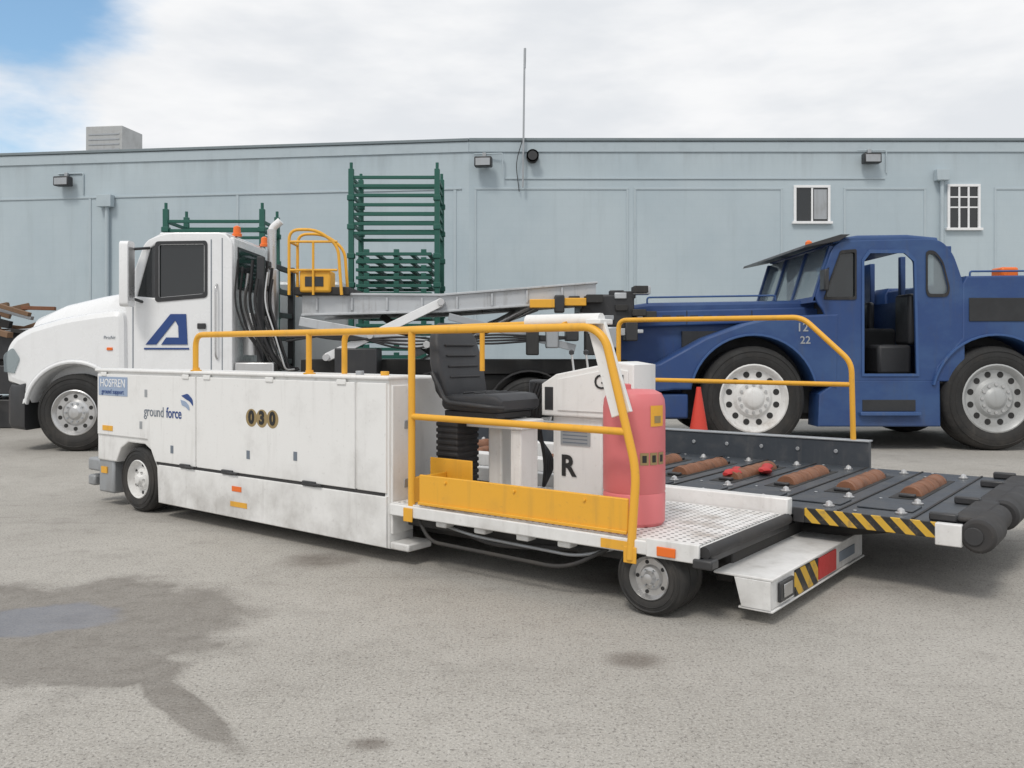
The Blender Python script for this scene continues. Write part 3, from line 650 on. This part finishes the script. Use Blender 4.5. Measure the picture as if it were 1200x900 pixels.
for k in range(9): box('bed_cross_%d'%k,Tk,-2.8+k*.45,-2.72+k*.45,.36,1.95,1.98+max(0,(k-4))*.035,2.08+max(0,(k-4))*.035,DARK,.005)
def bar(name,par,p0,p1,h,y0,y1,mat):
    a=Vector((p0[0],p0[1]));b=Vector((p1[0],p1[1]));d=(b-a).normalized();n=Vector((-d.y,d.x))*h/2
    return prism(name,par,[tuple(a-n),tuple(b-n),tuple(b+n),tuple(a+n)],y0,y1,mat,bev=.006)
bar('scissor_arm_1',Tk,(-2.62,1.32),(-1.0,2.10),.12,.16,.26,TWHITE); bar('scissor_arm_2',Tk,(-3.0,1.83),(-1.2,1.50),.13,.14,.28,SILV)
bar('scissor_arm_3',Tk,(-1.6,1.35),(.4,2.1),.12,1.8,1.9,SILV); bar('scissor_arm_4',Tk,(-.9,1.9),(.9,1.45),.10,.2,.3,GREY)
bar('scissor_arm_5',Tk,(-2.0,1.95),(-1.0,1.2),.10,1.2,1.3,DARK)
for k,(px,pz) in enumerate(((-2.62,1.32),(-1.0,2.10),(-1.2,1.5),(-2.0,1.63))): cyl('arm_pin_%d'%k,Tk,(px,.10,pz),(px,.34,pz),.05,STEEL)
box('yellow_lock',Tk,.25,.62,.12,.32,2.02,2.14,YEL,.01); box('yellow_lock_b',Tk,.72,1.05,.14,.34,2.05,2.16,YEL,.01); box('lock_block',Tk,.60,.74,.10,.3,1.95,2.2,BLK2,.02)
box('black_machinery',Tk,1.0,1.75,.3,1.9,1.75,2.22,BLK2,.03)
rr_=random.Random(3)
for k in range(26):
    x=rr_.uniform(.7,1.9); z=rr_.uniform(1.6,2.24); s_=rr_.uniform(.05,.16)
    box('machinery_piece_%d'%k,Tk,x,x+s_*1.6,.12+rr_.uniform(0,.2),.5,z,z+s_*.8,(DARK,GREY,BLK2,DARK,SILV)[k%5],.01)
for k in range(6): box('machinery_part_%d'%k,Tk,.2+k*.28,.38+k*.28,.1+.05*(k%2),.5,1.35+.1*(k%3),1.75+.08*(k%2),(DARK,GREY,BLK2)[k%3],.02)
box('subframe',Tk,-3.1,1.7,.65,1.65,1.07,1.28,DARK,.01); box('tool_box',Tk,-2.5,-1.9,.1,.6,.9,1.45,BLK2,.02)
for k in range(4): tube('hydraulic_line_%d'%k,Tk,[(-3.2,.2,1.7-.05*k),(-2.4,.1,1.55+.04*k),(-1.5,.15,1.62-.07*k),(-.4,.15,1.5+.05*k),(.9,.2,1.6)],.016,BLK,.3)
cyl('lift_cylinder',Tk,(-1.4,1.1,1.2),(.3,1.1,2.1),.07,STEEL)
for x in (-1.0,.25): prism('mudguard_%d'%(x*10),Tk,arc(x,.52,.62,20,160,12)+list(reversed(arc(x,.52,.60,20,160,12))),.04,.62,BLK,bev=.003)
for yy in (.12,.62): tube('cage_%d'%(yy*100),Tk,[(-3.14,yy,2.2),(-3.14,yy,3.12),(-2.75,yy,3.12),(-2.45,yy,2.9),(-2.40,yy,2.2)],.022,YEL,.15)
for z in (2.55,2.95): tube('cage_rail_%d'%(z*10),Tk,[(-3.14,.12,z),(-2.46,.12,z)],.018,YEL,0); tube('cage_cross_%d'%(z*10),Tk,[(-3.14,.12,z),(-3.14,.62,z)],.018,YEL,0)
tube('cage_post',Tk,[(-2.8,.12,2.2),(-2.8,.12,2.95)],.018,YEL,0)
box('winch_box',Tk,-3.0,-2.56,.14,.5,2.24,2.55,YEL,.03); box('winch_face',Tk,-2.92,-2.66,.13,.14,2.32,2.46,BLK2,.005)
box('winch_drum',Tk,-3.1,-2.3,.2,1.6,2.2,2.32,DARK,.02)
finalize(Tk)
# ---------------------------------------------------------------- green racks
def rack(x0,x1,y0,y1,zt,bars,dense):
    G=empty('steel_storage_rack')
    for x in (x0,x1):
        for y in (y0,y1):
            box('upright',G,x-.05,x+.05,y-.05,y+.05,0,zt,GREEN,.01)
            for z in [k*.55+.4 for k in range(int(zt/.55))]: box('collar',G,x-.07,x+.07,y-.07,y+.07,z,z+.1,GREEN,.01)
            cyl('upright_tip',G,(x,y,zt),(x,y,zt+.12),.03,GREEN)
    for z in bars:
        for y in (y0,y1): box('beam',G,x0,x1,y-.025,y+.025,z,z+.06,GREEN,.005)
        for x in (x0,x1): box('side_beam',G,x-.025,x+.025,y0,y1,z,z+.06,GREEN,.005)
    for z in dense:
        box('stacked_frame_front',G,x0+.1,x1-.1,y0-.09,y0-.03,z,z+.06,GREEN,.005); box('stacked_frame_back',G,x0+.1,x1-.1,y1+.03,y1+.09,z,z+.06,GREEN,.005)
        for k in range(5): box('stacked_slat',G,x0+.12+k*(x1-x0-.3)/4,x0+.2+k*(x1-x0-.3)/4,y0-.03,y1+.03,z-.0,z+.05,GREEN,.004)
        for xx in (x0+.25,(x0+x1)/2,x1-.3): box('stack_foot',G,xx,xx+.1,y0-.08,y0-.02,z+.06,z+.12,GREEN,.004)
    finalize(G)
rack(-3.05,-1.42,17,18.1,4.85,(3.6,3.78,3.96,4.14,4.32,4.50,4.66),[.2+.15*k for k in range(21)])
rack(-6.72,-4.85,17.4,18.5,4.15,(3.70,3.88),[.3+.3*k for k in range(9)])
# ---------------------------------------------------------------- blue tow tractor
B=empty('aircraft_tow_tractor',(0,12.6,0))
W=3.3
wheel('front_wheel',B,3.41,.02,.74,.74,.50,.47,RIMW,bolts=12,dish=.05,holes=12)
wheel('rear_wheel',B,6.83,.02,.74,.74,.50,.47,ROOFM,bolts=12,dish=.05,holes=12)
wheel('front_wheel_far',B,3.41,W-.02,.74,.74,.50,.47,RIMW,out=1,bolts=12)
wheel('rear_wheel_far',B,6.83,W-.02,.74,.74,.50,.47,RIMW,out=1,bolts=12)
ar=arc(3.41,.74,.88,8,172,20)
fl=[(4.60,.86)]+ar[1:]+[(2.30,.86),(1.75,.80),(1.72,1.12),(2.10,1.24),(2.75,1.60),(3.30,1.80),(3.75,1.90),(4.62,1.94)]
prism('front_fender_near',B,fl,.05,.62,BLUE,bev=.03); prism('front_fender_far',B,fl,W-.62,W-.05,BLUE,bev=.03)
prism('fender_lip',B,arc(3.41,.74,.915,15,165,20)+list(reversed(arc(3.41,.74,.885,15,165,20))),.02,.09,BLUE2,bev=.006)
box('wheel_well_front',B,2.5,4.4,.55,.64,.5,1.7,INT,0)
prism('hood',B,[(1.55,.75),(1.50,1.9),(1.62,2.06),(2.0,2.12),(4.45,2.16),(4.62,2.1),(4.62,.75)],.62,W-.62,BLUE,bev=.05)
prism('hood_shoulder',B,[(1.6,1.75),(1.65,1.98),(4.3,2.05),(4.6,2.0),(4.6,1.85)],.50,.63,BLUE,bev=.02)
for x in (2.55,3.5): box('hood_seam_%d'%(x*10),B,x,x+.012,.494,.502,1.80,2.0,INT,0)
box('grille',B,1.44,1.52,.9,W-.9,.95,1.85,BLK2,.02)
for k in range(7): box('hood_louvre_%d'%k,B,2.2+k*.2,2.32+k*.2,.492,.502,1.88,1.93,BLK2,.004)
tube('hood_grab_rail',B,[(2.0,.66,2.12),(2.0,.66,2.20),(3.9,.66,2.23),(3.9,.66,2.15)],.014,BLUE2,.05)
box('front_bumper',B,1.36,1.75,.15,W-.15,.42,.80,BLK2,.03)
box('bumper_step',B,1.75,2.5,.1,.6,.45,.80,BLUE,.03)
prism('side_sill_near',B,[(4.32,.34),(4.34,.8),(4.62,1.0),(6.05,1.0),(6.06,.34)],.06,.5,BLUE,bev=.02)
prism('side_sill_far',B,[(4.32,.34),(4.34,.8),(4.62,1.0),(6.05,1.0),(6.06,.34)],W-.5,W-.06,BLUE,bev=.02)
box('step_plate',B,4.9,5.75,-.02,.08,.50,.55,BLUE2,.008); box('step_recess',B,4.95,5.7,.052,.064,.56,.72,INT,.003)
box('belly',B,2.2,8.6,.65,W-.65,.4,.8,DARK,.02)
co_=fil2([(4.46,.98),(4.42,1.95),(4.28,2.14),(4.52,2.86),(4.64,2.97),(5.95,3.0),(6.10,2.95),(6.24,2.78),(6.34,2.50),(6.40,2.30),(6.40,.98)],.08,3)
h1=fil2([(4.46,2.3),(4.64,2.80),(4.85,2.82),(4.85,2.16),(4.42,2.16),(4.46,2.28)],.03,3)
h2=fil2([(4.97,1.08),(4.97,2.68),(5.05,2.80),(5.55,2.80),(5.68,2.68),(5.72,1.08)],.04,3)
h3=fil2([(5.86,2.3),(5.86,2.80),(5.97,2.80),(6.08,2.66),(6.17,2.30),(6.14,2.20),(5.88,2.2),(5.86,2.28)],.06,3)
prism('cab_side_near',B,co_,.06,.12,BLUE,holes=[h1,h2,h3],bev=.015)
h2f=[(4.97,2.16),(4.97,2.68),(5.05,2.80),(5.55,2.80),(5.68,2.68),(5.70,2.16)]
prism('cab_side_far',B,co_,W-.12,W-.06,BLUE,holes=[h1,h2f,h3],bev=.015)
prism('cab_quarter_glass',B,[(4.40,2.14),(4.63,2.82),(4.87,2.84),(4.87,2.14)],.085,.09,GLS,bev=.0005)
prism('cab_rear_glass',B,[(5.85,2.18),(5.85,2.82),(5.98,2.82),(6.1,2.67),(6.19,2.3),(6.15,2.18)],.085,.09,GLS2,bev=.0005)
for nm,hh in (('quarter_seal',h1),('rear_seal',h3)):
    prism('cab_'+nm,B,outline_scale(hh,.09),.046,.062,BLK,holes=[outline_scale(hh,-.05)],bev=.003)
prism('door_frame_trim',B,[(4.94,1.05),(4.94,2.70),(5.04,2.84),(5.57,2.84),(5.71,2.70),(5.75,1.05)],.045,.062,BLUE2,holes=[[(4.975,1.09),(4.975,2.68),(5.06,2.79),(5.54,2.79),(5.675,2.67),(5.71,1.09)]],bev=.003)
loft('cab_roof',B,[[(x,p+W/2,q) for p,q in rrect(-W/2+.08,W/2-.08,2.93,zt,.04,3)] for x,zt in ((4.55,3.0),(4.9,3.05),(5.6,3.06),(6.02,3.02))],BLUE)
box('cab_floor',B,4.45,6.35,.13,W-.13,.95,1.06,INT,0)
prism('cab_back_wall',B,[(6.30,1.0),(6.30,2.2),(6.34,2.2),(6.36,1.0)],.12,W-.12,BLUE)
box('back_wall_upper_l',B,6.16,6.24,.12,.5,2.2,2.9,BLUE,.01); box('back_wall_upper_r',B,6.16,6.24,W-.5,W-.12,2.2,2.9,BLUE,.01)
box('back_post',B,6.16,6.24,W/2-.05,W/2+.05,2.2,2.9,BLUE,.01)
box('firewall',B,4.46,4.54,.13,W-.13,1.0,2.12,INT,0)
for k in range(4):
    yy=.10+(W-.28)*k/3
    prism('windshield_post_%d'%k,B,[(4.26,2.12),(4.50,2.90),(4.56,2.90),(4.32,2.12)],yy,yy+.08,BLUE,bev=.004)
prism('windshield_lower_rail',B,[(4.25,2.10),(4.27,2.18),(4.34,2.18),(4.34,2.10)],.1,W-.1,BLUE,bev=.004)
prism('windshield_glass',B,[(4.29,2.14),(4.53,2.90),(4.535,2.90),(4.295,2.14)],.15,W-.15,GLS2,bev=.0005)
prism('sun_visor',B,[(4.10,2.86),(4.12,2.90),(4.62,3.05),(4.75,3.05),(4.6,2.96)],-.02,W+.02,BLK2,bev=.006)
box('dashboard',B,4.5,4.75,.3,W-.3,1.7,2.1,INT,.05)
tube('steering_column',B,[(4.7,.8,1.5),(4.95,.8,1.95)],.025,BLK2,0)
bpts=[(4.97+.10*math.sin(t)*.5,.8+.2*math.cos(t),1.97+.2*math.sin(t)*.8) for t in [2*math.pi*k/24 for k in range(24)]]
tube('steering_wheel',B,bpts,.015,BLK2,0,closed=True)
box('cab_seat_base',B,5.35,5.85,.5,1.0,1.06,1.5,SEAT,.05); box('cab_seat_back',B,5.8,5.92,.5,1.0,1.5,2.25,SEAT,.05)
box('cab_seat_base_2',B,5.35,5.85,2.0,2.6,1.06,1.5,SEAT,.05); box('cab_seat_back_2',B,5.8,5.92,2.0,2.6,1.5,2.2,SEAT,.05)
box('engine_cover',B,4.55,5.9,1.15,1.9,1.06,1.75,INT,.05)
box('cab_inner_far',B,4.9,5.8,W-.14,W-.125,1.06,2.12,INT,0)
ar=arc(6.83,.74,.88,8,172,20)
fr=[(8.9,.86),(7.75,.86)]+ar[1:-1]+[(5.92,.86),(6.0,1.2),(6.36,1.60),(6.36,2.36),(6.42,2.47),(8.9,2.50)]
prism('rear_body_near',B,fr,.05,.62,BLUE,bev=.025); prism('rear_body_far',B,fr,W-.62,W-.05,BLUE,bev=.025)
prism('rear_fender_lip',B,arc(6.83,.74,.915,12,168,20)+list(reversed(arc(6.83,.74,.885,12,168,20))),.02,.09,BLUE2,bev=.006)
box('rear_deck',B,6.40,8.9,.6,W-.6,.8,2.42,BLUE,.03); box('wheel_well_rear',B,5.95,7.7,.55,.64,.5,1.7,INT,0)
box('rear_panel_dark',B,6.45,8.2,.035,.052,1.83,2.16,INT,.006)
tube('rear_top_rail',B,[(6.5,.12,2.47),(6.5,.12,2.54),(8.8,.12,2.56)],.014,BLUE2,.04)
box('orange_marker',B,7.05,7.30,.3,.6,2.47,2.62,ORG,.03)
lathe('beacon',B,(4.9,2.2,0),[(3.05,.08),(3.09,.08),(3.10,.06),(3.2,.055),(3.23,.02)],ORG,'z',16)
text('unit_number',B,"12",.17,(4.10,.044,1.74),GREY,bold=.002); text('unit_number_2',B,"22",.15,(4.14,.044,1.56),GREY,bold=.002)
box('mirror',B,4.33,4.40,-.18,.02,2.25,2.55,BLK2,.02); tube('mirror_arm',B,[(4.36,-.08,2.5),(4.5,.1,2.6)],.012,BLK2,0)
box('headlamp_box',B,1.42,1.55,.3,.55,.95,1.15,STEEL,.02)
finalize(B)
# ---------------------------------------------------------------- cone
C=empty('traffic_cone')
lathe('cone_body',C,(2.5,12.0,0),[(.03,.19),(.05,.17),(.88,.035),(.93,.03),(.93,.015)],CONE,'z',28)
box('cone_base',C,2.28,2.72,11.78,12.22,0,.035,CONE,.01)
finalize(C)
# ---------------------------------------------------------------- lumber / scrap
PL=empty('scrap_lumber_pile')
for k in range(170):
    x=random.uniform(-12.5,-8.4); y=random.uniform(16,18.3); 
    mz=2.35-.14*abs(x+9.8)
    z=random.uniform(.1,mz); l=random.uniform(.4,1.3); 
    o=box('board_%d'%k,PL,-l/2,l/2,-.06,.06,-.03,.03+random.random()*.08,random.choice((WOOD,WOOD,RUST,GREY,DARK,BLK2)),.005)
    o.data.transform(Matrix.Translation((x,y,z))@Matrix.Rotation(random.uniform(-.5,.5),4,'Z')@Matrix.Rotation(random.uniform(-.35,.35),4,'Y'))
for k in range(9): box('bin_%d'%k,PL,-12.4+(k%3)*1.2,-11.3+(k%3)*1.2,16.2,17.8,.0+(k//3)*.62,.52+(k//3)*.62,(DARK,RUST,BLK2)[k%3],.02)
finalize(PL)
V=empty('parked_van')
vo_=[(-8.6,.4),(-8.65,1.3),(-8.3,1.62),(-7.9,1.95),(-7.55,2.75),(-7.3,2.88),(-3.6,2.88),(-3.4,2.6),(-3.4,.4)]
ys=17.0
sh=lambda o:[(x*.95-.2,z) for x,z in o]
prism('body',V,fil2(sh(vo_),.12),ys+2,ys+3.95,GREY,bev=.08)
prism('side_window',V,sh([(-7.75,1.98),(-7.42,2.66),(-6.4,2.66),(-6.4,1.98)]),ys+2-.006,ys+2.01,GLS,bev=.002)
prism('windshield',V,sh([(-7.94,1.98),(-7.58,2.74),(-7.54,2.74),(-7.84,1.98)]),ys+2.12,ys+3.83,GLS,bev=.002)
for x in (-7.7,-4.3): wheel('wheel_%d'%(x*10),V,x,ys+1.99,.36,.36,.22,.2,STEEL)
finalize(V)
print('objects',len(bpy.data.objects))
